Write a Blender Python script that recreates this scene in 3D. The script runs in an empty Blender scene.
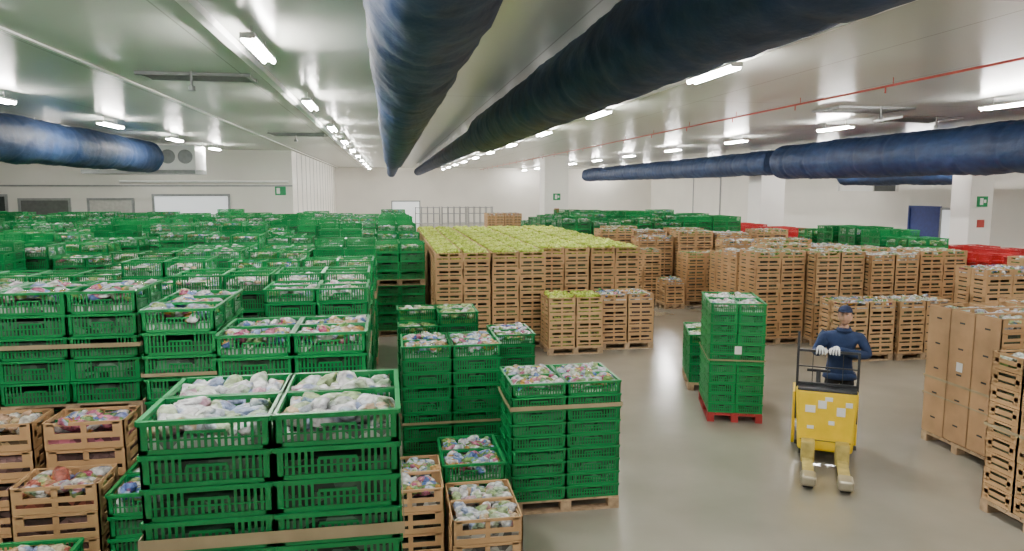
import bpy, math, random
import numpy as np
from mathutils import Vector, Matrix, Euler, noise

random.seed(7)
C = bpy.context.scene.collection
CEIL = 5.5

# ------------------------------------------------------------------ materials
def new_mat(name):
    m = bpy.data.materials.new(name); m.use_nodes = True
    nt = m.node_tree
    return m, nt, nt.nodes["Principled BSDF"]

def plain(name, col, rough=0.5, metal=0.0, noise_amt=0.12, scale=6.0, emit=None, es=0.0, bump=0.0, bscale=40.0):
    m, nt, b = new_mat(name)
    b.inputs["Roughness"].default_value = rough
    b.inputs["Metallic"].default_value = metal
    tc = nt.nodes.new("ShaderNodeTexCoord")
    nz = nt.nodes.new("ShaderNodeTexNoise"); nz.inputs["Scale"].default_value = scale; nz.inputs["Detail"].default_value = 4
    nt.links.new(tc.outputs["Object"], nz.inputs["Vector"])
    rp = nt.nodes.new("ShaderNodeMapRange")
    rp.inputs["From Min"].default_value = 0.3; rp.inputs["From Max"].default_value = 0.7
    rp.inputs["To Min"].default_value = 1 - noise_amt; rp.inputs["To Max"].default_value = 1 + noise_amt
    nt.links.new(nz.outputs["Fac"], rp.inputs["Value"])
    mx = nt.nodes.new("ShaderNodeVectorMath"); mx.operation = 'SCALE'
    mx.inputs[0].default_value = col
    nt.links.new(rp.outputs["Result"], mx.inputs["Scale"])
    nt.links.new(mx.outputs["Vector"], b.inputs["Base Color"])
    if bump:
        n2 = nt.nodes.new("ShaderNodeTexNoise"); n2.inputs["Scale"].default_value = bscale
        nt.links.new(tc.outputs["Object"], n2.inputs["Vector"])
        bp = nt.nodes.new("ShaderNodeBump"); bp.inputs["Strength"].default_value = bump; bp.inputs["Distance"].default_value = 0.02
        nt.links.new(n2.outputs["Fac"], bp.inputs["Height"]); nt.links.new(bp.outputs["Normal"], b.inputs["Normal"])
    if emit:
        b.inputs["Emission Color"].default_value = (*emit, 1); b.inputs["Emission Strength"].default_value = es
    return m

def object_var(name, c1, c2, rough, transl=0.0):
    m, nt, b = new_mat(name)
    oi = nt.nodes.new("ShaderNodeObjectInfo")
    tc = nt.nodes.new("ShaderNodeTexCoord")
    nz = nt.nodes.new("ShaderNodeTexNoise"); nz.inputs["Scale"].default_value = 2.5
    nt.links.new(tc.outputs["Object"], nz.inputs["Vector"])
    ad = nt.nodes.new("ShaderNodeMath"); ad.operation = 'ADD'
    nt.links.new(oi.outputs["Random"], ad.inputs[0]); nt.links.new(nz.outputs["Fac"], ad.inputs[1])
    hf = nt.nodes.new("ShaderNodeMath"); hf.operation = 'MULTIPLY'; hf.inputs[1].default_value = 0.5
    nt.links.new(ad.outputs[0], hf.inputs[0])
    mx = nt.nodes.new("ShaderNodeMix"); mx.data_type = 'RGBA'
    mx.inputs["A"].default_value = (*c1, 1); mx.inputs["B"].default_value = (*c2, 1)
    nt.links.new(hf.outputs[0], mx.inputs["Factor"])
    nt.links.new(mx.outputs["Result"], b.inputs["Base Color"])
    b.inputs["Roughness"].default_value = rough
    if transl:
        tr = nt.nodes.new("ShaderNodeBsdfTranslucent"); nt.links.new(mx.outputs["Result"], tr.inputs["Color"])
        ms = nt.nodes.new("ShaderNodeMixShader"); ms.inputs[0].default_value = transl
        out = nt.nodes["Material Output"]
        nt.links.new(b.outputs[0], ms.inputs[1]); nt.links.new(tr.outputs[0], ms.inputs[2]); nt.links.new(ms.outputs[0], out.inputs["Surface"])
    return m

M_green = object_var("green_plastic", (0.006, 0.21, 0.055), (0.024, 0.38, 0.11), 0.33, 0.2)
M_brown = object_var("tan_plastic", (0.44, 0.255, 0.115), (0.64, 0.41, 0.21), 0.5)
M_red = object_var("red_plastic", (0.42, 0.012, 0.02), (0.55, 0.03, 0.03), 0.4)
M_wood = plain("pallet_wood", (0.40, 0.28, 0.17), 0.8, noise_amt=0.3, scale=12)
M_redwood = plain("red_pallet_paint", (0.35, 0.03, 0.03), 0.6)
M_strap = plain("strapping_band", (0.36, 0.29, 0.17), 0.5)
M_label = plain("paper_label", (0.8, 0.8, 0.78), 0.6, noise_amt=0.05)
M_card = plain("cardboard_sheet", (0.44, 0.27, 0.14), 0.8, noise_amt=0.16, scale=3)
# produce reads the per-vertex colour; alpha = how much coloured print the bag carries
def produce_mat():
    m, nt, b = new_mat("produce_and_bags")
    at = nt.nodes.new("ShaderNodeVertexColor"); at.layer_name = "Col"
    tc = nt.nodes.new("ShaderNodeTexCoord")
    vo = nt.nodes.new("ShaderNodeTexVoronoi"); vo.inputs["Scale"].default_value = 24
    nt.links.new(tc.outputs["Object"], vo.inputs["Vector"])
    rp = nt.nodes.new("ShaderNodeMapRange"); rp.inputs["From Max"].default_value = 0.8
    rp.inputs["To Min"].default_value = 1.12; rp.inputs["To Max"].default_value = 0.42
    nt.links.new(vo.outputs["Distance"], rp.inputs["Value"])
    pn = nt.nodes.new("ShaderNodeTexNoise"); pn.inputs["Scale"].default_value = 9; pn.inputs["Detail"].default_value = 1
    nt.links.new(tc.outputs["Object"], pn.inputs["Vector"])
    pr = nt.nodes.new("ShaderNodeMapRange"); pr.inputs["From Min"].default_value = .49; pr.inputs["From Max"].default_value = .54; pr.inputs["To Max"].default_value = .9
    nt.links.new(pn.outputs["Fac"], pr.inputs["Value"])
    ml = nt.nodes.new("ShaderNodeMath"); ml.operation = 'MULTIPLY'
    nt.links.new(pr.outputs[0], ml.inputs[0]); nt.links.new(at.outputs["Alpha"], ml.inputs[1])
    v2 = nt.nodes.new("ShaderNodeTexVoronoi"); v2.inputs["Scale"].default_value = 11
    nt.links.new(tc.outputs["Object"], v2.inputs["Vector"])
    sp = nt.nodes.new("ShaderNodeSeparateColor"); nt.links.new(v2.outputs["Color"], sp.inputs[0])
    cr = nt.nodes.new("ShaderNodeValToRGB"); cr.color_ramp.interpolation = 'CONSTANT'
    cols = [(0,(.12,.32,.07,1)),(.25,(.08,.20,.55,1)),(.42,(.30,.48,.14,1)),(.58,(.48,.07,.20,1)),(.68,(.50,.60,.78,1)),(.84,(.65,.34,.05,1))]
    while len(cr.color_ramp.elements) < len(cols): cr.color_ramp.elements.new(.5)
    for e_, (p_, c_) in zip(cr.color_ramp.elements, cols): e_.position = p_; e_.color = c_
    nt.links.new(sp.outputs[0], cr.inputs[0])
    mx = nt.nodes.new("ShaderNodeMix"); mx.data_type = 'RGBA'
    nt.links.new(ml.outputs[0], mx.inputs["Factor"]); nt.links.new(at.outputs["Color"], mx.inputs["A"]); nt.links.new(cr.outputs[0], mx.inputs["B"])
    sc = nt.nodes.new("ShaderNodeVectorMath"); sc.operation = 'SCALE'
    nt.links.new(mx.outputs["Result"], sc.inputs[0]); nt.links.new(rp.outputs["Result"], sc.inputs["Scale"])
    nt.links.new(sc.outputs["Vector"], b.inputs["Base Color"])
    nz = nt.nodes.new("ShaderNodeTexNoise"); nz.inputs["Scale"].default_value = 26; nz.inputs["Detail"].default_value = 3
    nt.links.new(tc.outputs["Object"], nz.inputs["Vector"])
    bp = nt.nodes.new("ShaderNodeBump"); bp.inputs["Strength"].default_value = 0.9; bp.inputs["Distance"].default_value = 0.03
    nt.links.new(nz.outputs["Fac"], bp.inputs["Height"]); nt.links.new(bp.outputs["Normal"], b.inputs["Normal"])
    rg = nt.nodes.new("ShaderNodeMapRange"); rg.inputs["To Min"].default_value = .75; rg.inputs["To Max"].default_value = .25
    nt.links.new(at.outputs["Alpha"], rg.inputs["Value"]); nt.links.new(rg.outputs[0], b.inputs["Roughness"])
    return m
M_prod = produce_mat()
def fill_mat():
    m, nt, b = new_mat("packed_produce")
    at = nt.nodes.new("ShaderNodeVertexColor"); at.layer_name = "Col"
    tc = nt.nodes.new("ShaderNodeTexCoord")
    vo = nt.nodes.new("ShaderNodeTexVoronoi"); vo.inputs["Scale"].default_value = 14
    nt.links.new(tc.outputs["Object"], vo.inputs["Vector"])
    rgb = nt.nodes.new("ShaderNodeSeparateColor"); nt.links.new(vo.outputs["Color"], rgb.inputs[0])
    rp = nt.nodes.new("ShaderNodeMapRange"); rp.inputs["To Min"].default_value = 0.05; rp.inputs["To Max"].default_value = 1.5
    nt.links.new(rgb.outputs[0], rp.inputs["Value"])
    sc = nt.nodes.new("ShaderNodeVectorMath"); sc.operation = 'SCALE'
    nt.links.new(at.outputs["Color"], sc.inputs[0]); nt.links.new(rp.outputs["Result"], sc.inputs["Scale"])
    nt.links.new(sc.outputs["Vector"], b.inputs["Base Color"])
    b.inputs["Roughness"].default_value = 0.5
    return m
M_fill = fill_mat()

# ------------------------------------------------------------------ mesh builder
BOXF = np.array([[0,1,3,2],[4,6,7,5],[0,4,5,1],[2,3,7,6],[0,2,6,4],[1,5,7,3]])
def boxv(x0,y0,z0,x1,y1,z1):
    return np.array([[x,y,z] for x in (x0,x1) for y in (y0,y1) for z in (z0,z1)], float)
def boxes(lst):
    v=[];f=[];n=0
    for b in lst:
        v.append(boxv(*b)); f.append(BOXF+n); n+=8
    return np.concatenate(v), np.concatenate(f)

class MB:
    def __init__(s): s.v=[];s.c=[];s.f=[];s.m=[];s.s=[];s.n=0
    def add(s,v,f,mat=0,col=(1,1,1),smooth=False,al=1.0):
        v=np.asarray(v,float); s.v.append(v); s.c.append(np.tile(np.array([*col,al]),(len(v),1)))
        s.f.extend((np.asarray(f)+s.n).tolist()); s.m.extend([mat]*len(f)); s.s.extend([smooth]*len(f)); s.n+=len(v)
    def box(s,x0,y0,z0,x1,y1,z1,mat=0,col=(1,1,1)):
        s.add(boxv(x0,y0,z0,x1,y1,z1),BOXF,mat,col)
    def cyl(s,p0,p1,r,mat=0,n=12,col=(1,1,1),r1=None,cap=True):
        p0=Vector(p0);p1=Vector(p1);d=(p1-p0).normalized()
        a=d.orthogonal().normalized();b=d.cross(a);r1=r if r1 is None else r1
        vs=[];f=[]
        for p,rr in((p0,r),(p1,r1)):
            for i in range(n):
                t=2*math.pi*i/n; vs.append(tuple(p+(a*math.cos(t)+b*math.sin(t))*rr))
        for i in range(n):
            j=(i+1)%n; f.append([i,j,n+j,n+i])
        s.add(vs,f,mat,col,True)
        if cap:
            for o in (0,n):
                vv=vs[o:o+n]+[tuple(p0 if o==0 else p1)]
                s.add(vv,[[i,(i+1)%n,n] for i in range(n)],mat,col)
    def mesh(s,name,mats):
        me=bpy.data.meshes.new(name)
        V=np.concatenate(s.v)
        me.from_pydata(V.tolist(),[],s.f)
        me.polygons.foreach_set("material_index",s.m); me.polygons.foreach_set("use_smooth",s.s)
        ca=me.color_attributes.new("Col",'FLOAT_COLOR','POINT')
        ca.data.foreach_set("color",np.concatenate(s.c).ravel())
        for m in mats: me.materials.append(m)
        me.update(); return me

def obj(name,me,loc=(0,0,0),rot=0,parent=None):
    o=bpy.data.objects.new(name,me); C.objects.link(o); o.location=loc
    o.rotation_euler=(0,0,math.radians(rot)) if not isinstance(rot,tuple) else rot
    if parent: o.parent=parent
    return o
def empty(name,loc=(0,0,0),rot=0):
    o=bpy.data.objects.new(name,None); C.objects.link(o); o.location=loc; o.rotation_euler=(0,0,math.radians(rot)); return o
def bevel(o,w=0.01,seg=2):
    m=o.modifiers.new("bevel",'BEVEL'); m.width=w; m.segments=seg; m.limit_method='ANGLE'; return o

import bmesh
def ico(sub):
    bm=bmesh.new(); bmesh.ops.create_icosphere(bm,subdivisions=sub,radius=1)
    v=np.array([tuple(x.co) for x in bm.verts]); f=np.array([[q.index for q in x.verts] for x in bm.faces]); bm.free(); return v,f
ICO2=ico(2); ICO3=ico(3)

# ------------------------------------------------------------------ crates
def crate_green(h,W=0.592,D=0.392):
    L=[]; t=0.012; cw=0.04
    x0,x1,y0,y1=-W/2,W/2,-D/2,D/2
    L.append((x0+.01,y0+.01,0.004,x1-.01,y1-.01,0.012))
    for sx in(0,1):
        for sy in(0,1):
            cx=x0 if sx==0 else x1-cw; cy=y0 if sy==0 else y1-t
            L.append((cx,cy,0.0,cx+cw,cy+t,h-.012))
            cx=x0 if sx==0 else x1-t; cy=y0 if sy==0 else y1-cw
            L.append((cx,cy,0.0,cx+t,cy+cw,h-.012))
    def side(fn,a0,a1,n):
        fn(a0-cw,a1+cw,0.0,0.022,t); fn(a0-cw,a1+cw,h-.026,h-.003,t+.010)
        fn(a0,a1,h*.36,h*.36+.008,t*.8)
        c0=a0+.32*(a1-a0); c1=a1-.32*(a1-a0)
        fn(c0,c1,h*.56,h*.56+.014,t)
        st=(a1-a0)/n
        for i in range(n):
            c=a0+st*(i+.5); mid=abs(i+.5-n/2)<n*.18
            fn(c-st*.24,c+st*.24,0.020,(h*.57 if mid else h-.026),t*.6)
    side(lambda a,b,z0,z1,tt:L.append((a,y0-(tt-t),z0,b,y0+tt*.7,z1)),x0+cw,x1-cw,17)
    side(lambda a,b,z0,z1,tt:L.append((a,y1-tt*.7,z0,b,y1+(tt-t),z1)),x0+cw,x1-cw,17)
    side(lambda a,b,z0,z1,tt:L.append((x0-(tt-t),a,z0,x0+tt*.7,b,z1)),y0+cw,y1-cw,11)
    side(lambda a,b,z0,z1,tt:L.append((x1-tt*.7,a,z0,x1+(tt-t),b,z1)),y0+cw,y1-cw,11)
    return boxes(L)
def crate_brown(h,W=0.592,D=0.392):
    L=[]; t=0.012; cw=0.035
    x0,x1,y0,y1=-W/2,W/2,-D/2,D/2
    L.append((x0+.01,y0+.01,0.004,x1-.01,y1-.01,0.012))
    for sx in(0,1):
        for sy in(0,1):
            cx=x0 if sx==0 else x1-cw; cy=y0 if sy==0 else y1-t
            L.append((cx,cy,0.0,cx+cw,cy+t,h-.004))
            cx=x0 if sx==0 else x1-t; cy=y0 if sy==0 else y1-cw
            L.append((cx,cy,0.0,cx+t,cy+cw,h-.004))
    for ys in((y0,y0+t*.8),(y1-t*.8,y1)):
        L.append((x0+cw,ys[0],0.0,x1-cw,ys[1],h*.22))
        L.append((x0+cw,ys[0],h*.38,x1-cw,ys[1],h*.58))
        L.append((x0+cw,ys[0],h*.57,x0+cw+.05,ys[1],h*.93))
        L.append((x1-cw-.05,ys[0],h*.57,x1-cw,ys[1],h*.93))
        L.append((x0+cw,ys[0],h*.86,x1-cw,ys[1],h*.98))
        L.append((-.02,ys[0],h*.2,.02,ys[1],h*.40)); L.append((-.02,ys[0],h*.55,.02,ys[1],h*.9))
    for xs in((x0,x0+t*.8),(x1-t*.8,x1)):
        L.append((xs[0],y0+cw,0.0,xs[1],y1-cw,h*.26))
        L.append((xs[0],y0+cw,h*.40,xs[1],y1-cw,h*.66))
        L.append((xs[0],y0+cw,h*.84,xs[1],y1-cw,h-.006))
        L.append((xs[0],y0+cw,h*.2,xs[1],y0+cw+.05,h*.86)); L.append((xs[0],y1-cw-.05,h*.2,xs[1],y1-cw,h*.86))
    return boxes(L)
_T={}
def crate(kind,h):
    k=(kind,h)
    if k not in _T: _T[k]=crate_brown(h) if kind=='brown' else crate_green(h)
    return _T[k]

def pallet(mb,w,d,z,mat,R):
    for i in range(3):
        y=-d/2+[0,(d-.1)/2,d-.1][i]
        mb.box(-w/2,y,z,w/2,y+.1,z+.022,mat)
        for j in range(3):
            x=-w/2+[0,(w-.12)/2,w-.12][j]; mb.box(x,y,z+.022,x+.12,y+.1,z+.10,mat)
    nb=7; pw=d/nb
    for i in range(3):
        x=-w/2+[0,(w-.12)/2,w-.12][i]; mb.box(x,-d/2,z+.10,x+.12,d/2,z+.12,mat)
    for i in range(nb):
        y=-d/2+i*pw; mb.box(-w/2,y+.006,z+.12,w/2,y+pw-.006,z+.142,mat)
    return z+.144

PAL={
 'white':[(.80,.82,.80),(.72,.78,.70),(.82,.83,.86),(.42,.56,.28),(.74,.78,.8),(.80,.8,.8)],
 'bags':[(.76,.78,.78),(.8,.8,.82),(.66,.72,.78),(.70,.76,.64),(.30,.42,.70),(.58,.20,.30),(.24,.42,.12),(.82,.82,.82),(.66,.46,.24)],
 'green':[(.24,.42,.10),(.38,.54,.20),(.62,.70,.56),(.16,.32,.06),(.74,.78,.72)],
 'lettuce':[(.52,.66,.05),(.62,.74,.09),(.42,.58,.04),(.72,.80,.18)],
 'potato':[(.6,.42,.22),(.75,.7,.6),(.6,.38,.24),(.78,.77,.74)],
 'red':[(.5,.14,.10),(.75,.72,.7),(.6,.36,.2),(.7,.58,.36),(.76,.76,.74)],
 'nets':[(.72,.22,.34),(.76,.74,.76),(.55,.12,.3),(.8,.7,.72),(.25,.3,.6)],
}
PRINT={'white':.7,'bags':1,'green':.3,'lettuce':0,'potato':.2,'red':.8,'nets':1}
def blobs(mb,cx,cy,z,kind,R,dense=False,mat=1):
    pal=PAL[kind]
    bag=kind in('white','bags','red','nets','green')
    nx,ny=((5,3) if not dense else (6,4)) if bag else ((5,3) if not dense else (6,4))
    V,F=ICO3 if dense else ICO2
    for i in range(nx):
        for j in range(ny):
            x=cx-.25+.5*(i+.5)/nx+R.uniform(-.02,.02); y=cy-.16+.32*(j+.5)/ny+R.uniform(-.015,.015)
            if kind=='lettuce': s=np.array([.062,.066,.05])*R.uniform(.9,1.15)
            elif kind=='potato': s=np.array([.05,.045,.04])*R.uniform(.9,1.2)
            elif dense: s=np.array([.082,.046,.036])*R.uniform(.75,1.2)
            else: s=np.array([.10,.062,.034])*R.uniform(.8,1.15)
            x=min(max(x,cx-.20),cx+.20); y=min(max(y,cy-.12),cy+.12)
            a=R.uniform(-1.5,1.5); b=R.uniform(-.6,.6)
            M=np.array(Matrix.Rotation(a,3,'Z')@Matrix.Rotation(b,3,'Y'))
            fr=R.uniform(3,5); ph=R.uniform(0,9)
            VV=V.copy()
            if bag: VV=np.sign(VV)*np.abs(VV)**np.array([.72,.72,.9])
            amp=.08 if bag else .13
            disp=1+amp*np.sin(fr*V[:,0]+ph)*np.cos(fr*V[:,1]-ph)+amp*.7*np.sin(2.3*fr*V[:,2]+ph*2)+.05*np.cos(11*V[:,0]+7*V[:,1]+ph)
            v=(VV*disp[:,None]*s)@M.T+np.array([x,y,z+R.uniform(-.012,.035)])
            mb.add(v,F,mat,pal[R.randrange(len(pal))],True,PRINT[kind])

M_dark=plain("dark_void",(.03,.035,.035),.6)
_S={}
def stack_mesh(kind='green',groups=(12,),h=.165,nx=2,ny=2,top='white',fill=(.1,.14,.1),straps=(),seed=0,dense=False,pal_mat='wood',partial=0,label=False,liner=False,low=.68):
    key=(kind,groups,h,nx,ny,top,fill,straps,seed,dense,pal_mat,partial,label,liner,low)
    if key in _S: return _S[key]
    R=random.Random(sum(map(ord,str(key))))
    mb=MB(); z=0.0; w=nx*.6; d=ny*.4; tv,tf=crate(kind,h)
    for gi,n in enumerate(groups):
        z=pallet(mb,w,d,z,2,R)
        zb=z
        for l in range(n):
            last=(gi==len(groups)-1 and l==n-1)
            for i in range(nx):
                for j in range(ny):
                    if last and partial and (i+j*nx)<partial: continue
                    cx=-w/2+.3+.6*i+R.uniform(-.004,.004); cy=-d/2+.2+.4*j+R.uniform(-.004,.004)
                    mb.add(tv+np.array([cx,cy,z]),tf,0)
                    istop=last or(partial and gi==len(groups)-1 and l==n-2 and (i+j*nx)<partial)
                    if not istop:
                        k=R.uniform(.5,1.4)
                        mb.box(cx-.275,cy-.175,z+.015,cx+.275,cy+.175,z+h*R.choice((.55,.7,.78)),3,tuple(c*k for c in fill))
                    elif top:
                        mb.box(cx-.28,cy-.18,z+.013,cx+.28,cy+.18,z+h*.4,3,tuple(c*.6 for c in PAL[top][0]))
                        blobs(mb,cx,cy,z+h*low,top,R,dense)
            z+=h
        for s in straps:
            if s[0]==gi:
                zz=zb+(z-zb)*s[1]; e=.016; hh=s[2]
                mb.box(-w/2-e,-d/2-e-.002,zz,w/2+e,-d/2-e+.002,zz+hh,4); mb.box(-w/2-e,d/2+e-.002,zz,w/2+e,d/2+e+.002,zz+hh,4)
                mb.box(-w/2-e-.002,-d/2-e,zz,-w/2-e+.002,d/2+e,zz+hh,4); mb.box(w/2+e-.002,-d/2-e,zz,w/2+e+.002,d/2+e,zz+hh,4)
    if label:
        mb.box(-.06,-d/2-.022,z*.62,.04,-d/2-.018,z*.62+.12,5); mb.box(-w/2-.022,-.06,z*.58,-w/2-.018,.04,z*.58+.12,5)
    if liner:
        n=ny
        for j in range(n):
            y0=-d/2+.4*j+.008; y1=y0+.384
            mb.box(-w/2-.010,y0,.16,-w/2-.004,y1,z-.01-R.uniform(0,.02),6)
            for q in range(5):
                zz=.16+(z-.2)*(q+.6)/5; mb.box(-w/2-.0115,y0+.15,zz,-w/2-.009,y0+.235,zz+.022,7)
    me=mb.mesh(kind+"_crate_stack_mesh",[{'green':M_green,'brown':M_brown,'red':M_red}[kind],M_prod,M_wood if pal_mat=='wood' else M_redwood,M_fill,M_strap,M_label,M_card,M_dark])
    _S[key]=(me,w,d,z); return _S[key]
NAME={'green':'green_crate_stack','brown':'tan_crate_stack','red':'red_crate_stack'}
def put(xl,yf,rot=0,center=False,**k):
    me,w,d,z=stack_mesh(**k)
    if center: loc=(xl,yf,0)
    else: loc=(xl+w/2,yf+d/2,0)
    return obj(NAME[k.get('kind','green')],me,loc,rot)

# ------------------------------------------------------------------ near stacks (metres on the floor)
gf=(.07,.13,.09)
put(-1.17,3.46,groups=(7,6),h=.165,top='white',dense=True,straps=((1,.36,.06),),fill=gf,seed=1,low=.58)
put(1.24,7.28,groups=(9,),h=.145,top='bags',dense=True,straps=((0,.78,.045),),fill=(.05,.12,.08),seed=2,low=.7)
put(-3.50,7.02,groups=(6,5),h=.208,top='bags',straps=((1,.5,.04),),fill=(.08,.14,.10),seed=3)
put(-4.75,7.05,groups=(6,5),h=.208,top='bags',fill=(.08,.14,.10),straps=((1,.5,.04),),seed=3)
put(-2.08,6.42,groups=(6,5),h=.20,nx=1,ny=3,top='bags',straps=((1,.42,.03),),fill=(.09,.14,.11),seed=4)
put(-1.40,6.02,groups=(6,5),h=.185,top='bags',fill=(.08,.15,.10),dense=True,seed=5,low=.6)
put(-2.68,5.92,kind='brown',groups=(7,),h=.222,nx=1,ny=1,top='nets',dense=True,seed=6,fill=(.2,.12,.12))
put(-3.36,5.95,kind='brown',groups=(7,),h=.222,nx=1,ny=1,top='potato',dense=True,seed=7,fill=(.2,.12,.12))
put(-2.72,5.44,kind='brown',groups=(6,),h=.205,nx=1,ny=1,top='red',dense=True,seed=8,fill=(.2,.12,.12))
put(-2.04,5.35,groups=(7,),h=.168,nx=1,ny=2,top='bags',dense=True,seed=9,fill=gf)
put(-2.76,4.84,groups=(5,),h=.185,nx=1,ny=1,top='red',dense=True,seed=10,fill=gf)
put(.12,8.5,groups=(9,),h=.165,top='bags',dense=True,fill=(.05,.13,.08),seed=11,straps=((0,.35,.03),))
put(.46,6.60,groups=(4,),h=.185,nx=1,ny=2,top='bags',dense=True,seed=12,fill=gf)
put(-.17,5.95,kind='brown',groups=(4,),h=.20,nx=1,ny=2,top='bags',dense=True,seed=13)
put(.46,5.62,kind='brown',groups=(3,),h=.215,nx=1,ny=2,top='white',dense=True,seed=14,fill=(.3,.3,.28))
put(1.45,10.0,groups=(8,),h=.16,nx=1,top='bags',fill=(.05,.13,.08),seed=15)
put(.1,10.6,groups=(8,),h=.19,nx=2,top='green',fill=(.05,.13,.08),seed=16,partial=1)
put(.2,12.4,groups=(6,),h=.18,nx=1,top='green',fill=(.05,.13,.08),seed=16)

# ------------------------------------------------------------------ green field
R=random.Random(23)
variants=[dict(groups=(6,5),h=.17,top='bags',seed=21,low=.5),dict(groups=(12,),h=.172,top='white',seed=22,low=.45),dict(groups=(5,4),h=.215,top='green',seed=23,low=.4),
          dict(groups=(6,5),h=.19,top=None,seed=24),dict(groups=(7,5),h=.17,top='white',seed=25,straps=((1,.5,.03),),low=.5),dict(groups=(5,4),h=.235,top='white',seed=26,low=.4),
          dict(groups=(5,5),h=.20,top='green',seed=27,partial=1,low=.45),dict(groups=(6,5),h=.18,top='bags',seed=28,partial=2,low=.5),dict(groups=(10,),h=.17,top='bags',seed=29,partial=3,low=.5),
          dict(groups=(6,3),h=.18,top='white',seed=30,low=.5),dict(groups=(6,6),h=.18,top='bags',seed=31,low=.45),dict(groups=(7,6),h=.17,top=None,seed=32,partial=2)]
Y=8.75; k=0
while Y<37:
    xmax=-.28 if Y<16.3 else .83
    x=xmax-1.2; c=0
    while x>-.58*Y-2.2 and x>-20.5:
        if R.random()>(.13 if c else 0):
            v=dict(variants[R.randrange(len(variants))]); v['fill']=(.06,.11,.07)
            put(x+R.uniform(-.015,.015),Y+R.uniform(-.04,.04),**v)
        x-=1.25 if R.random()>.2 else 1.6
        c+=1
    k+=1; Y+=.90 if k%2 else 1.9

# ------------------------------------------------------------------ lettuce block
for r in range(12):
    for c in range(4):
        y=15.4+r*.86
        if c>=2 and r==0: continue
        put(.96+c*1.23,y,kind='brown',groups=(11,),h=.18,top='lettuce',fill=(.07,.10,.03),seed=31+(c+r)%2,low=.9)
put(3.26,14.55,kind='brown',groups=(6,),h=.18,top='lettuce',fill=(.16,.22,.04),seed=33,ny=2,low=.9)
put(4.50,14.85,kind='brown',groups=(6,),h=.18,top='bags',fill=(.08,.05,.04),seed=34)

# ------------------------------------------------------------------ right-hand tan stacks
bf=(.06,.08,.04)
bv=[dict(groups=(11,),h=.178,top='green',seed=41),dict(groups=(10,),h=.178,top='bags',seed=42),dict(groups=(11,),h=.172,top='white',seed=43),dict(groups=(9,),h=.18,top='green',seed=44),dict(groups=(6,),h=.18,top='bags',seed=45)]
def pb(x,y,i,**kw):
    v=dict(bv[i]); v.update(kw); put(x,y,kind='brown',fill=bf,**v)
pb(8.02,14.75,0); pb(8.02,15.65,2); pb(9.28,14.45,0,straps=((0,.4,.03),)); pb(10.52,14.3,2,straps=((0,.4,.03),)); pb(11.78,14.35,0)
pb(9.3,15.35,1); pb(10.55,15.3,0); pb(11.8,15.3,2); pb(9.3,16.6,0); pb(10.55,16.6,2); pb(11.8,16.6,1)
pb(9.0,18.4,3); pb(10.3,18.2,0); pb(11.6,18.3,1)
pb(8.95,12.95,4,groups=(6,)); pb(10.2,12.9,4,groups=(6,),top='white')
pb(11.5,12.2,1); pb(12.75,12.25,0)
pb(7.9,19.7,4,groups=(4,),nx=1); pb(8.75,20.2,3,groups=(8,)); pb(10.1,20.4,1)
pb(7.3,21.6,3,groups=(8,)); pb(8.1,22.6,1); pb(9.4,22.4,0); pb(10.7,22.3,2); pb(11.9,20.6,1)
pb(7.2,24.0,0); pb(8.5,24.2,2); pb(9.8,24.0,0); pb(11.1,24.1,1); pb(12.4,22.9,0); pb(6.6,25.6,1,groups=(9,)); pb(7.9,25.6,0)
put(7.34,7.50,kind='brown',groups=(10,),h=.178,ny=3,top='white',fill=bf,straps=((0,.43,.03),(0,.3,.02)),seed=46,label=True,liner=True,low=.45)
put(8.7,7.8,kind='brown',groups=(10,),h=.178,ny=3,top='white',fill=bf,seed=46,low=.45)
put(6.34,5.38,kind='brown',groups=(9,),h=.182,ny=3,top='green',fill=bf,seed=47,straps=((0,.5,.03),),label=True,low=.45)
for r in range(9):
    for c in range(6):
        v=dict(variants[R.randrange(len(variants))]); v['fill']=(.06,.11,.07)
        put(6.6+c*1.25,27.2+r*(1.0),**v)
for r in range(18):
    for c in range(2):
        put(14.4+c*1.25,12.9+r*1.15,kind='red',groups=(10,) if (r+c)%3 else (9,),h=.175,top=None,seed=50,fill=(.2,.02,.02))
for r in range(5):
    v=dict(variants[[2,3,5,3,2][r]]); put(13.05,16.4+r*1.05,**v)
me,w,d,z=stack_mesh(groups=(11,),h=.152,nx=2,ny=2,top='white',dense=True,fill=(.05,.13,.09),pal_mat='red',seed=61,label=True,straps=((0,.48,.02),),low=.5)
o=obj("green_crate_stack",me,(5.26,10.36,0),-18+90)
me,w,d,z=stack_mesh(groups=(5,),h=.17,nx=2,ny=2,top='green',fill=(.05,.13,.09),seed=62)
o=obj("green_crate_stack",me,(5.66,12.0,0),-18+90)

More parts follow.
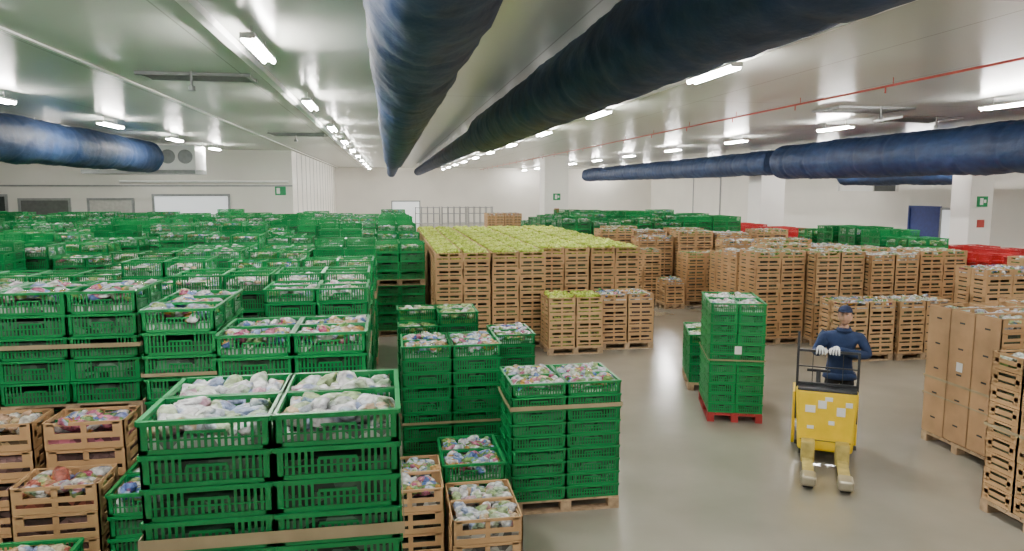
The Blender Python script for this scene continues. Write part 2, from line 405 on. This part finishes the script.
# ------------------------------------------------------------------ room
def floor_mat():
    m,nt,b=new_mat("polished_epoxy_floor")
    tc=nt.nodes.new("ShaderNodeTexCoord")
    n1=nt.nodes.new("ShaderNodeTexNoise"); n1.inputs["Scale"].default_value=.5; n1.inputs["Detail"].default_value=7
    nt.links.new(tc.outputs["Object"],n1.inputs["Vector"])
    cr=nt.nodes.new("ShaderNodeValToRGB"); cr.color_ramp.elements[0].position=.3; cr.color_ramp.elements[1].position=.7
    cr.color_ramp.elements[0].color=(.25,.232,.185,1); cr.color_ramp.elements[1].color=(.35,.33,.275,1)
    nt.links.new(n1.outputs["Fac"],cr.inputs[0]); nt.links.new(cr.outputs[0],b.inputs["Base Color"])
    n2=nt.nodes.new("ShaderNodeTexNoise"); n2.inputs["Scale"].default_value=1.3; n2.inputs["Detail"].default_value=5
    nt.links.new(tc.outputs["Object"],n2.inputs["Vector"])
    rr=nt.nodes.new("ShaderNodeMapRange"); rr.inputs["To Min"].default_value=.08; rr.inputs["To Max"].default_value=.30
    nt.links.new(n2.outputs["Fac"],rr.inputs["Value"]); nt.links.new(rr.outputs[0],b.inputs["Roughness"])
    b.inputs["Coat Weight"].default_value=.3; b.inputs["Coat Roughness"].default_value=.12
    return m
def ceil_mat():
    m,nt,b=new_mat("ceiling_sandwich_panel")
    tc=nt.nodes.new("ShaderNodeTexCoord"); sp=nt.nodes.new("ShaderNodeSeparateXYZ"); nt.links.new(tc.outputs["Object"],sp.inputs[0])
    def line(out,period,off,width):
        a=nt.nodes.new("ShaderNodeMath"); a.operation='ADD'; a.inputs[1].default_value=off; nt.links.new(out,a.inputs[0])
        w=nt.nodes.new("ShaderNodeMath"); w.operation='PINGPONG'; w.inputs[1].default_value=period/2; nt.links.new(a.outputs[0],w.inputs[0])
        l=nt.nodes.new("ShaderNodeMath"); l.operation='LESS_THAN'; l.inputs[1].default_value=width; nt.links.new(w.outputs[0],l.inputs[0]); return l.outputs[0]
    l1=line(sp.outputs["X"],2.4,0.1,.012); l2=line(sp.outputs["Y"],9.0,2.0,.015)
    mx=nt.nodes.new("ShaderNodeMath"); mx.operation='MAXIMUM'; nt.links.new(l1,mx.inputs[0]); nt.links.new(l2,mx.inputs[1])
    c=nt.nodes.new("ShaderNodeMix"); c.data_type='RGBA'; c.inputs["A"].default_value=(.59,.61,.56,1); c.inputs["B"].default_value=(.39,.40,.36,1)
    nt.links.new(mx.outputs[0],c.inputs["Factor"]); nt.links.new(c.outputs["Result"],b.inputs["Base Color"])
    b.inputs["Roughness"].default_value=.25
    return m
M_floor=floor_mat(); M_ceil=ceil_mat()
M_wall=plain("wall_paint",(.77,.74,.68),.6,noise_amt=.03,scale=.6)
M_col=plain("column_cladding",(.92,.90,.86),.5,noise_amt=.02,scale=.6)
M_white=plain("white_metal",(.84,.84,.82),.4,noise_amt=.03)
M_grey=plain("grey_metal",(.30,.31,.31),.4,metal=.3)
M_bluec=plain("blue_curtain",(.02,.04,.22),.5)
M_sign=plain("green_sign",(.01,.28,.10),.4)
M_redp=plain("red_pipe_paint",(.42,.06,.05),.4)
M_bright=plain("bright_doorway_panel",(.90,.92,.94),.5,noise_amt=.03,emit=(.9,.95,1),es=.5)
def room_box(name,b,mat):
    mb=MB(); mb.box(*b); return obj(name,mb.mesh(name,[mat]))
XR=27; YF=72; XL=-22; YP=40; XP=-5; YB=-7
room_box("floor",(XL-.2,YB-.2,-.2,XR+.2,YF+.2,0),M_floor)
room_box("ceiling",(XL-.2,YB-.2,CEIL,XR+.2,YF+.2,CEIL+.2),M_ceil)
room_box("wall_left",(XL-.2,YB,0,XL,YP,CEIL),M_wall)
room_box("wall_front_left",(XL,YP,0,XP,YP+.2,CEIL),M_wall)
room_box("wall_return",(XP-.2,YP+.2,0,XP,YF,CEIL),M_wall)
room_box("wall_far",(XP,YF,0,XR,YF+.2,CEIL),M_wall)
room_box("wall_right",(XR,YB,0,XR+.2,YF,CEIL),M_wall)
room_box("wall_back",(XL,YB-.2,0,XR,YB,CEIL),M_wall)
def column(x,y,w=1.3,sign=True):
    e=empty("structural_column",(x,y,0))
    mb=MB(); mb.box(-w/2,-w/2,0,w/2,w/2,CEIL-.002); bevel(obj("shaft",mb.mesh("shaft",[M_col]),parent=e),.03)
    mb=MB(); mb.box(-w/2-.03,-w/2-.03,0,w/2+.03,w/2+.03,1.1); obj("base_guard",mb.mesh("base_guard",[M_white]),parent=e)
    if sign:
        mb=MB(); mb.box(-.22,-w/2-.05,2.8,.22,-w/2-.001,3.2,0); mb.box(-.12,-w/2-.055,2.87,.02,-w/2-.05,3.13,1); mb.box(.05,-w/2-.055,2.95,.15,-w/2-.05,3.07,1)
        mb.box(-.15,-w/2-.04,2.0,.15,-w/2-.001,2.3,2)
        obj("exit_sign",mb.mesh("exit_sign",[M_sign,M_label,M_redp]),parent=e)
column(10.05,43.5,1.5); column(19.7,35.5,1.35,False); column(22.6,25.0,1.0,True)
rp=empty("sprinkler_pipe")
mb=MB(); mb.cyl((9.05,YB+.1,CEIL-.14),(9.05,YF-.1,CEIL-.14),.022,0)
for i in range(26):
    y=YB+1+i*3; mb.cyl((9.05,y,CEIL-.14),(9.05,y,CEIL-.005),.008,0,6); mb.cyl((9.05,y+.2,CEIL-.14),(9.05,y+.2,CEIL-.26),.014,0,6)
obj("pipe_run",mb.mesh("pipe_run",[M_redp]),parent=rp)
mb=MB(); mb.box(-2.1,YB,CEIL-.1,-1.98,YF,CEIL-.001); obj("cable_tray",mb.mesh("cable_tray",[M_white]))
mb=MB(); mb.box(-4.75,YB,CEIL-.03,-4.69,YF,CEIL-.001); obj("trim_1",mb.mesh("trim_1",[M_white]))
mb=MB(); mb.box(5.4,YB,CEIL-.06,5.46,YF,CEIL-.001); obj("trim_2",mb.mesh("trim_2",[M_white]))
def slot(x0,x1,y0,y1):
    e=empty("ceiling_vent",((x0+x1)/2,(y0+y1)/2,CEIL)); w=(x1-x0)/2; d=(y1-y0)/2
    mb=MB(); mb.box(-w,-d,-.03,w,d,-.001,0)
    for s in(-1,1): mb.box(-w-.05,s*d-.03,-.05,w+.05,s*d+.03,-.001,1); mb.box(s*w-.03,-d,-.05,s*w+.03,d,-.001,1)
    n=5
    for i in range(n): y=-d+2*d*(i+.5)/n; mb.box(-w,y-.015,-.045,w,y+.015,-.03,1)
    mb.cyl((0,-d-.15,-.002),(0,-d-.15,-.25),.02,1); mb.cyl((0,-d-.15,-.25),(0,-d-.15,-.33),.06,1)
    obj("vent_panel",mb.mesh("vent_panel",[M_dark,M_grey]),parent=e)
slot(-4.2,-2.4,13.6,14.3); slot(-4.2,-2.3,27.5,28.6); slot(10.9,12.9,16.3,17.4); slot(14.2,16.0,18.3,19.5)

# ------------------------------------------------------------------ fabric ducts
def duct_mat():
    m,nt,b=new_mat("navy_duct_fabric")
    tc=nt.nodes.new("ShaderNodeTexCoord")
    mp=nt.nodes.new("ShaderNodeMapping"); mp.inputs["Scale"].default_value=(1,.5,1); nt.links.new(tc.outputs["Object"],mp.inputs[0])
    nz=nt.nodes.new("ShaderNodeTexNoise"); nz.inputs["Scale"].default_value=5; nz.inputs["Detail"].default_value=6; nt.links.new(mp.outputs[0],nz.inputs["Vector"])
    cr=nt.nodes.new("ShaderNodeValToRGB"); cr.color_ramp.elements[0].position=.3; cr.color_ramp.elements[1].position=.75
    cr.color_ramp.elements[0].color=(.007,.022,.072,1); cr.color_ramp.elements[1].color=(.018,.050,.14,1)
    nt.links.new(nz.outputs["Fac"],cr.inputs[0]); nt.links.new(cr.outputs[0],b.inputs["Base Color"])
    bp=nt.nodes.new("ShaderNodeBump"); bp.inputs["Strength"].default_value=.6; bp.inputs["Distance"].default_value=.05
    nt.links.new(nz.outputs["Fac"],bp.inputs["Height"]); nt.links.new(bp.outputs["Normal"],b.inputs["Normal"])
    b.inputs["Roughness"].default_value=.6
    return m
M_duct=duct_mat()
def duct(x,zc,r,y0,y1,seglen=1.6,seed=0,step=None):
    e=empty("fabric_air_duct",(x,y0,zc)); mb=MB()
    n=28; dy=.1; N=int((y1-y0)/dy); vs=[]
    for i in range(N+1):
        y=i*dy; ry=r
        if step and y0+y>step[0]: ry=step[1]
        u=(y%seglen)/seglen
        pinch=1-.05*math.exp(-((min(u,1-u)*seglen)/.07)**2)
        for k in range(n):
            a=2*math.pi*k/n
            wr=noise.noise(Vector((math.cos(a)*1.4,math.sin(a)*1.4+seed*5,(y+seed*3)*.9)))*.07+noise.noise(Vector((math.cos(a)*3,math.sin(a)*3,(y)*4.5+seed)))*.045
            rr=ry*(pinch+wr)
            vs.append((math.cos(a)*rr,y,math.sin(a)*rr*1.0))
    f=[[i*n+k,i*n+(k+1)%n,(i+1)*n+(k+1)%n,(i+1)*n+k] for i in range(N) for k in range(n)]
    mb.add(vs,f,0,smooth=True)
    for i in (0,N):
        c=np.array(vs[i*n:(i+1)*n]+[(0,i*dy+(-.06 if i==0 else .06),0)]); mb.add(c,[[k,(k+1)%n,n] for k in range(n)],0,smooth=True)
    obj("fabric_tube",mb.mesh("fabric_tube",[M_duct]),parent=e)
    mb=MB(); L=y1-y0
    top=CEIL-zc-.004
    mb.box(-.02,0,r*.97,.02,L if not step else step[0]-y0,r*.97+.03)
    i=0.3
    while i<L:
        mb.cyl((0,i,(r if not step or y0+i<step[0] else step[1])*.9),(0,i,top),.008,0,6); i+=1.6
    obj("hanging_rail",mb.mesh("hanging_rail",[M_grey]),parent=e)
duct(.31,4.84,.45,-4,64,seed=1,step=(34,.36))
duct(2.52,4.91,.46,-4,62,seed=2,step=(19,.33))
duct(-9.8,4.8,.63,0,32.4,seed=3)
duct(17.6,4.66,.75,2,30.2,seed=4)
duct(17.9,4.70,.58,31.6,64,seed=5)
duct(23.2,4.15,.5,26,34,seed=6)

e=empty("air_cooling_unit",(-9.0,33.9,0))
mb=MB(); mb.box(-1.4,-.9,4.3,.9,.9,CEIL-.15,0); mb.box(-3.6,-1.0,4.12,.9,1.0,4.28,1)
for i in range(3): mb.cyl((-.9+i*.7,-.93,4.85),(-.9+i*.7,-.9,4.85),.3,1,20)
for sx in(-3.5,.8): mb.cyl((sx,.8,4.2),(sx,.8,CEIL-.01),.02,1)
obj("casing",mb.mesh("casing",[M_white,M_grey]),parent=e)

# ------------------------------------------------------------------ light fixtures
def emis(name,col,s):
    m,nt,b=new_mat(name); b.inputs["Emission Color"].default_value=(*col,1); b.inputs["Emission Strength"].default_value=s; b.inputs["Base Color"].default_value=(.9,.9,.9,1); return m
M_tube=emis("fluorescent_tube",(1.0,.97,.92),300)
mb=MB(); Lh=.8
mb.box(-.085,-Lh,-.02,.085,Lh,.02,0)
for sx in(-.06,.06): mb.cyl((sx,-Lh+.03,-.055),(sx,Lh-.03,-.055),.026,1,10)
mb.box(-.09,-Lh-.03,-.05,.09,-Lh,.02,0); mb.box(-.09,Lh,-.05,.09,Lh+.03,.02,0)
for sy in(-.5,.5): mb.cyl((0,sy,.02),(0,sy,.165),.008,0,6)
ME_light=mb.mesh("ceiling_light_fixture",[M_white,M_tube])
rows=[(-14.5,16.2),(-7.75,16.2-12.6),(-1.62,10.1-12.6),(5.1,11.0-12.6),(13.3,13.8-12.6),(21.3,13.8-6.3)]
for X,Y0 in rows:
    y=Y0
    while y<(YP-1 if X<XP else YF-1):
        obj("ceiling_light_fixture",ME_light,(X,y,CEIL-.17)); y+=6.3

# ------------------------------------------------------------------ openings & wall details
def opening(name,axis,pos,a0,a1,z0,z1,mat,frame=M_white,t=.06,extra=None):
    e=empty(name); mb=MB()
    if axis=='y':
        mb.box(a0,pos-.03,z0,a1,pos-.002,z1,0)
        for q in((a0-t*2,z0,a0,z1+t*2),(a1,z0,a1+t*2,z1+t*2),(a0,z1,a1,z1+t*2)): mb.box(q[0],pos-.08,q[1],q[2],pos-.002,q[3],1)
    else:
        mb.box(pos-.03,a0,z0,pos-.002,a1,z1,0)
        for q in((a0-t*2,z0,a0,z1+t*2),(a1,z0,a1+t*2,z1+t*2),(a0,z1,a1,z1+t*2)): mb.box(pos-.08,q[0],q[1],pos-.002,q[2],q[3],1)
    obj("panel_and_frame",mb.mesh(name,[mat,frame]),parent=e)
M_strip=plain("strip_door",(.52,.51,.47),.4)
opening("door_1",'y',YP,-11.9,-8.3,0,3.1,M_bright,M_grey)
opening("door_2",'y',YP,-20.7,-18.9,0,3.1,M_dark,M_grey)
opening("door_3",'y',YP,-15.0,-13.0,0,2.9,M_strip,M_grey)
opening("door_8",'y',YP,-18.2,-16.0,0,2.9,plain("dim_opening",(.12,.13,.12),.5),M_grey)
opening("door_4",'x',XR,56,61.2,0,4.4,M_wall,M_grey)
opening("door_5",'x',XR,29.8,31.6,0,2.45,M_bright,M_grey)
opening("door_6",'x',XR,31.8,33.8,0,2.5,M_bluec,M_bluec)
opening("window_1",'x',XR,35,36.8,3.35,4.5,M_dark); opening("window_2",'x',XR,37.0,40,3.35,4.5,M_white)
opening("door_7",'y',YF,0.4,3.0,0,2.2,M_bright,M_grey)
mb=MB(); mb.box(-5.9,YP-.06,3.15,-5.35,YP-.002,3.6,0); mb.box(-5.82,YP-.065,3.22,-5.65,YP-.06,3.53,1); obj("exit_sign",mb.mesh("exit_sign",[M_sign,M_label]))
tube_mb=MB(); tube_mb.cyl((-13.5,YP-.12,3.85),(-5.2,YP-.12,3.85),.06,0); obj("wall_pipe",tube_mb.mesh("wall_pipe",[M_white]))
mb=MB(); mb.box(XL,YP-.04,3.6,XP,YP-.002,3.68); obj("trim_3",mb.mesh("trim_3",[M_grey]))
mb=MB()
for i in range(13): mb.box(XP+.001,42+i*2.3,0,XP+.02,42.05+i*2.3,CEIL-.01)
obj("trim_4",mb.mesh("trim_4",[M_grey]))
for rx in(3.2,5.4,7.6):
    e=empty("metal_storage_rack",(rx,60,0)); mb=MB()
    for i in range(5):
        for yy in(0,.8): mb.box(-1+i*.5-.03,yy-.03,0,-1+i*.5+.03,yy+.03,2.0)
    for zz in(.6,1.4,1.9): mb.box(-1,-.02,zz,1,.82,zz+.05)
    obj("rack_frame",mb.mesh("rack_frame",[M_grey]),parent=e)
for r in range(2):
    for c in range(2):
        put(6.8+c*1.25,50+r*1.0,kind='brown',groups=(9,),h=.18,top='bags',fill=bf,seed=70)

# ------------------------------------------------------------------ pallet truck
TR=-31; TX,TY=5.49,8.17
truck=empty("pallet_truck",(TX,TY,0),TR)
M_yel=plain("yellow_truck_paint",(.84,.57,.008),.35,noise_amt=.08)
M_blk=plain("black_steel",(.03,.032,.035),.4)
M_rub=plain("rubber_wheel",(.05,.05,.05),.7)
M_stl=plain("worn_steel",(.42,.38,.28),.4,metal=.6)
M_leg=plain("worn_yellow_leg",(.50,.40,.12),.5,noise_amt=.25,scale=9)
mb=MB()
v=boxv(-.37,-.14,.16,.37,.26,.95)
for p in v:
    if p[2]<.5: p[0]*=.88
    if p[2]>.5 and p[1]<0: p[1]+=.05
mb.add(v,BOXF,0); b1=bevel(obj("body_housing",mb.mesh("body",[M_yel]),parent=truck),.04,3)
mb=MB(); mb.box(-.35,-.10,.93,.35,.24,.965); bevel(obj("top_cover",mb.mesh("top_cover",[M_blk]),parent=truck),.01)
mb=MB()
for(x,z,w,h)in((-.25,.66,.12,.09),(-.1,.72,.10,.10),(.12,.64,.10,.11),(.03,.52,.07,.05),(.22,.76,.08,.06),(-.22,.45,.08,.04),(-.02,.82,.09,.05)):
    yy=-.145+.05*max(0,(z-.16)/.79)
    mb.box(x,yy-.008,z,x+w,yy+.004,z+h,1)
mb.box(-.30,-.138,.30,.30,-.10,.308,0)
obj("stickers",mb.mesh("stickers",[M_blk,M_label]),parent=truck)
for s in(-1,1):
    mb=MB(); x=s*.2
    mb.box(x-.065,-1.0,.07,x+.065,-.05,.13,0); mb.box(x-.08,-.3,.05,x+.08,-.05,.32,0)
    bevel(obj("support_leg",mb.mesh("support_leg",[M_leg]),parent=truck),.015)
    mb=MB(); mb.box(x-.085,-1.1,.05,x+.085,-.86,.17,0); bevel(obj("wheel_cover",mb.mesh("wheel_cover",[M_stl]),parent=truck),.03,3)
    mb=MB(); mb.cyl((x-.055,-.98,.075),(x+.055,-.98,.075),.074,0,20); mb.cyl((x-.05,-.82,.06),(x+.05,-.82,.06),.058,0,20); obj("load_wheel",mb.mesh("load_wheel",[M_rub]),parent=truck)
    mb=MB(); mb.cyl((s*.26-.04,.2,.11),(s*.26+.04,.2,.11),.11,0,20); obj("drive_wheel",mb.mesh("drive_wheel",[M_rub]),parent=truck)
mb=MB()
for x in(-.36,.36): mb.box(x-.015,.08,.5,x+.015,.11,1.43 if x>0 else 1.66,0)
mb.box(-.36,.085,1.40,.36,.115,1.43,0); mb.box(-.36,.085,1.20,.36,.11,1.215,0); mb.box(-.36,.08,.97,.36,.12,1.0,0)
for i in range(1,4): mb.box(-.36+.18*i-.004,.09,1.0,-.36+.18*i+.004,.105,1.4,0)
obj("load_guard_frame",mb.mesh("load_guard_frame",[M_blk]),parent=truck)
mb=MB(); mb.box(-.36,.26,.09,.40,.85,.15,0)
for s in(-1,1): mb.box(s*.38-.02,.3,.09,s*.38+.02,.8,.80,1)
bevel(obj("rider_platform",mb.mesh("rider_platform",[M_blk,M_yel]),parent=truck),.01)
mb=MB(); mb.cyl((-.1,.2,.95),(-.1,.27,1.12),.03,0); mb.cyl((-.24,.27,1.12),(.04,.27,1.12),.02,0); obj("steering_tiller",mb.mesh("tiller",[M_blk]),parent=truck)

# ------------------------------------------------------------------ worker
M_navy=plain("navy_workwear",(.014,.032,.095),.85,bump=.4,bscale=18,noise_amt=.25)
M_trs=plain("dark_trousers",(.012,.014,.02),.85,bump=.4,bscale=18)
M_skin=plain("skin",(.60,.35,.24),.5,noise_amt=.06)
M_glove=plain("work_glove",(.72,.73,.72),.8)
M_cap=plain("dark_cap",(.014,.025,.08),.8)
M_shoe=plain("safety_shoe",(.02,.02,.02),.5)
M_hair=plain("grey_brown_hair",(.12,.09,.07),.8)
M_eye=plain("eye_dark",(.02,.015,.01),.2); M_lip=plain("lips",(.38,.16,.13),.5)
worker=empty("warehouse_worker",(TX,TY,0),TR)
def skin_mesh(name,chains,mats,pick,sub=2,parent=None):
    me=bpy.data.meshes.new(name); vs=[];es=[];rad=[];roots=[]
    for ch,ed in chains:
        o=len(vs); roots.append(o)
        for co,r in ch: vs.append(co); rad.append(r if isinstance(r,tuple) else (r,r))
        es+= [(a+o,b+o) for a,b in ed]
    me.from_pydata(vs,es,[]); o=bpy.data.objects.new(name,me); C.objects.link(o)
    bm=bmesh.new(); bm.from_mesh(me); ly=bm.verts.layers.skin.verify(); bm.verts.ensure_lookup_table()
    for i,v in enumerate(bm.verts): v[ly].radius=rad[i]; v[ly].use_root=(i in roots)
    bm.to_mesh(me); bm.free()
    sk=o.modifiers.new("skin",'SKIN'); sk.use_smooth_shade=True; sk.branch_smoothing=.4
    ss=o.modifiers.new("sub",'SUBSURF'); ss.levels=sub; ss.render_levels=sub
    dg=bpy.context.evaluated_depsgraph_get(); m2=bpy.data.meshes.new_from_object(o.evaluated_get(dg))
    bpy.data.objects.remove(o)
    for m in mats: m2.materials.append(m)
    for p in m2.polygons: p.material_index=pick(p.center); p.use_smooth=True
    return obj(name,m2,parent=parent)
X0=.17; PZ=.15; Yb=.55
body=[ ((X0,Yb,1.07),(.165,.13)),
 ((X0-.005,Yb-.02,1.22),(.175,.14)),
 ((X0-.005,Yb-.05,1.40),(.20,.15)),
 ((X0+.01,Yb-.07,1.55),(.18,.125)),
 ((X0+.02,Yb-.08,1.655),(.07,.07)),
 ((X0+.02,Yb-.11,1.74),(.060,.062)),
 ((X0-.20,Yb-.08,1.57),(.088,.082)),((X0-.31,Yb-.10,1.33),(.075,.068)),((X0-.28,Yb-.30,1.38),(.058,.056)),((X0-.27,Yb-.38,1.435),(.044,.040)),
 ((X0+.22,Yb-.08,1.57),(.088,.082)),((X0+.33,Yb-.12,1.33),(.075,.068)),((X0+.10,Yb-.28,1.38),(.058,.056)),((X0-.06,Yb-.37,1.44),(.044,.040)),
 ((X0-.10,Yb,.98),(.105,.105)),((X0-.12,Yb-.04,.62),(.076,.078)),((X0-.13,Yb,.25),(.06,.06)),
 ((X0+.10,Yb,.98),(.105,.105)),((X0+.12,Yb-.04,.62),(.076,.078)),((X0+.13,Yb,.25),(.06,.06))]
ed=[(0,1),(1,2),(2,3),(3,4),(4,5),(3,6),(6,7),(7,8),(8,9),(3,10),(10,11),(11,12),(12,13),(0,14),(14,15),(15,16),(0,17),(17,18),(18,19)]
def pk(c):
    if c.z>1.665 and abs(c.x-X0)<.12: return 2
    if c.z<1.04: return 1
    return 0
skin_mesh("body",[(body,ed)],[M_navy,M_trs,M_skin],pk,2,worker)
for s in(-1,1):
    fx=X0+s*.13
    skin_mesh("shoe",[([((fx,Yb+.05,PZ+.055),(.045,.05)),((fx+s*.01,Yb-.06,PZ+.045),(.048,.042)),((fx+s*.02,Yb-.17,PZ+.035),(.045,.032))],[(0,1),(1,2)])],[M_shoe],lambda c:0,2,worker)
def ring(name,cx,cy,z0,z1,rx,ry,rx1,ry1,mat):
    mb=MB(); n=28; vs=[(cx+math.cos(2*math.pi*i/n)*a,cy+math.sin(2*math.pi*i/n)*b,z) for (z,a,b) in((z0,rx,ry),((z0+z1)/2,(rx+rx1)/2+.006,(ry+ry1)/2+.006),(z1,rx1,ry1)) for i in range(n)]
    mb.add(vs,[[r*n+i,r*n+(i+1)%n,(r+1)*n+(i+1)%n,(r+1)*n+i] for r in range(2) for i in range(n)],0,smooth=True)
    o=obj(name,mb.mesh(name,[mat]),parent=worker); s=o.modifiers.new("s",'SOLIDIFY'); s.thickness=.008
ring("collar",X0+.02,Yb-.085,1.625,1.685,.098,.092,.080,.078,M_navy)
ring("jacket_hem",X0,Yb-.01,.985,1.07,.215,.165,.19,.15,M_navy)
def glove(wx,wy,wz,dx,side):
    ch=[]
    W=Vector((wx,wy,wz)); d=Vector((dx,-1,0)).normalized()
    s=Vector((1,dx,0)).normalized()
    up=Vector((0,0,1))
    P=lambda a,b,c: tuple(W+(d*a+s*b+up*c)*1.15)
    ch.append(([(P(0,0,0),(.036,.032)),(P(.04,0,.008),(.044,.028)),(P(.085,0,.010),(.048,.023))],[(0,1),(1,2)]))
    for i,(o,l) in enumerate(((-.036,.9),(-.012,1.05),(.012,1.0),(.036,.82))):
        o*=side
        ch.append(([(P(.06,o*.8,.008),.011),(P(.10,o,.008),.0125),(P(.10+.033*l,o*1.15,-.006),.0115),(P(.10+.045*l,o*1.25,-.034),.011),(P(.10+.030*l,o*1.25,-.056),.0095)],[(0,1),(1,2),(2,3),(3,4)]))
    ch.append(([(P(.025,-.02*side,0),.015),(P(.055,-.058*side,-.008),.015),(P(.085,-.066*side,-.026),.0125),(P(.105,-.055*side,-.042),.011)],[(0,1),(1,2),(2,3)]))
    skin_mesh("gloved_hand",ch,[M_glove],lambda c:0,2,worker)
glove(X0-.27,Yb-.375,1.45,.05,-1); glove(X0-.07,Yb-.37,1.455,-.2,1)
HX,HY,HZ=X0+.02,Yb-.125,1.845
bm=bmesh.new(); bmesh.ops.create_uvsphere(bm,u_segments=36,v_segments=28,radius=1)
for v in bm.verts:
    x,y,z=v.co; w=1.0
    if z<0: w=1-.18*(-z)**1.8
    X=x*.084*w; Yv=y*.102; Z=z*.124
    if z<-.2: X*=1.06
    if y<0:
        Yv*=.93
        Yv-=.024*math.exp(-((X/.013)**2))*math.exp(-(((Z+.014)/.022)**2))
        Yv-=.009*math.exp(-((X/.009)**2))*math.exp(-(((Z-.015)/.02)**2))
        for e_ in(-.031,.031): Yv+=.008*math.exp(-(((X-e_)/.014)**2))*math.exp(-(((Z-.010)/.012)**2))
        Yv-=.006*math.exp(-((X/.05)**2))*math.exp(-(((Z-.032)/.010)**2))
        Yv-=.006*math.exp(-((X/.02)**2))*math.exp(-(((Z+.058)/.010)**2))
        Yv-=.014*math.exp(-((X/.026)**2))*math.exp(-(((Z+.100)/.018)**2))
    v.co=(X,Yv,Z)
me=bpy.data.meshes.new("head"); bm.to_mesh(me); bm.free()
for p in me.polygons: p.use_smooth=True; p.material_index=1 if (p.center.y>.015 and p.center.z>-.06) else 0
me.materials.append(M_skin); me.materials.append(M_hair)
head=obj("head",me,(HX,HY,HZ),parent=worker); head.rotation_euler=(math.radians(-4),0,math.radians(-8))
def ell(name,c,s,mat,par,rot=(0,0,0)):
    mb=MB(); M=np.array(Euler(rot).to_matrix()); mb.add((ICO3[0]*np.array(s))@M.T+np.array(c),ICO3[1],0,smooth=True); return obj(name,mb.mesh(name,[mat]),parent=par)
for s in(-1,1):
    ell("eye_white",(s*.031,-.080,.010),(.011,.007,.006),M_label,head)
    ell("iris",(s*.031,-.086,.010),(.005,.003,.005),M_eye,head)
    ell("eyebrow",(s*.031,-.093,.027),(.017,.005,.004),M_hair,head)
    ell("ear",(s*.085,.005,-.002),(.009,.018,.030),M_skin,head)
    ell("sideburn",(s*.078,-.012,.02),(.008,.02,.03),M_hair,head)
ell("mouth",(0,-.095,-.060),(.024,.005,.005),M_lip,head)
bm=bmesh.new(); bmesh.ops.create_uvsphere(bm,u_segments=28,v_segments=16,radius=1)
bmesh.ops.delete(bm,geom=[v for v in bm.verts if v.co.z<-.05],context='VERTS')
for v in bm.verts: v.co=(v.co.x*.090,v.co.y*.110,v.co.z*.088)
me=bpy.data.meshes.new("cap"); bm.to_mesh(me); bm.free(); me.materials.append(M_cap)
for p in me.polygons:p.use_smooth=True
cap=obj("cap",me,(0,.002,.052),parent=head)
mb=MB(); vs=[];n=12
for r_ in(0,1):
    for i in range(n+1):
        a=math.pi*(1.14+ .72*i/n)
        vs.append((math.cos(a)*.080*(1 if r_==0 else .85),math.sin(a)*(.100 if r_==0 else .150)-(.0 if r_==0 else .0),.056+.006*abs(math.sin(a))-(.008 if r_ else 0)))
mb.add(vs,[[i,i+1,n+2+i,n+1+i] for i in range(n)],0); bo=obj("cap_brim",mb.mesh("cap_brim",[M_cap]),parent=head)
sm=bo.modifiers.new("s",'SOLIDIFY'); sm.thickness=.005

# ------------------------------------------------------------------ world & camera
w=bpy.data.worlds.new("World"); bpy.context.scene.world=w; w.use_nodes=True
w.node_tree.nodes["Background"].inputs[0].default_value=(.6,.65,.7,1); w.node_tree.nodes["Background"].inputs[1].default_value=.3
cam=bpy.data.cameras.new("camera"); cam.lens=720/1024*36; cam.sensor_width=36; cam.clip_end=300
co=bpy.data.objects.new("camera",cam); C.objects.link(co); co.location=(0,0,3.5)
co.rotation_euler=(math.radians(90-6.89),0,math.radians(-9.70))
bpy.context.scene.camera=co
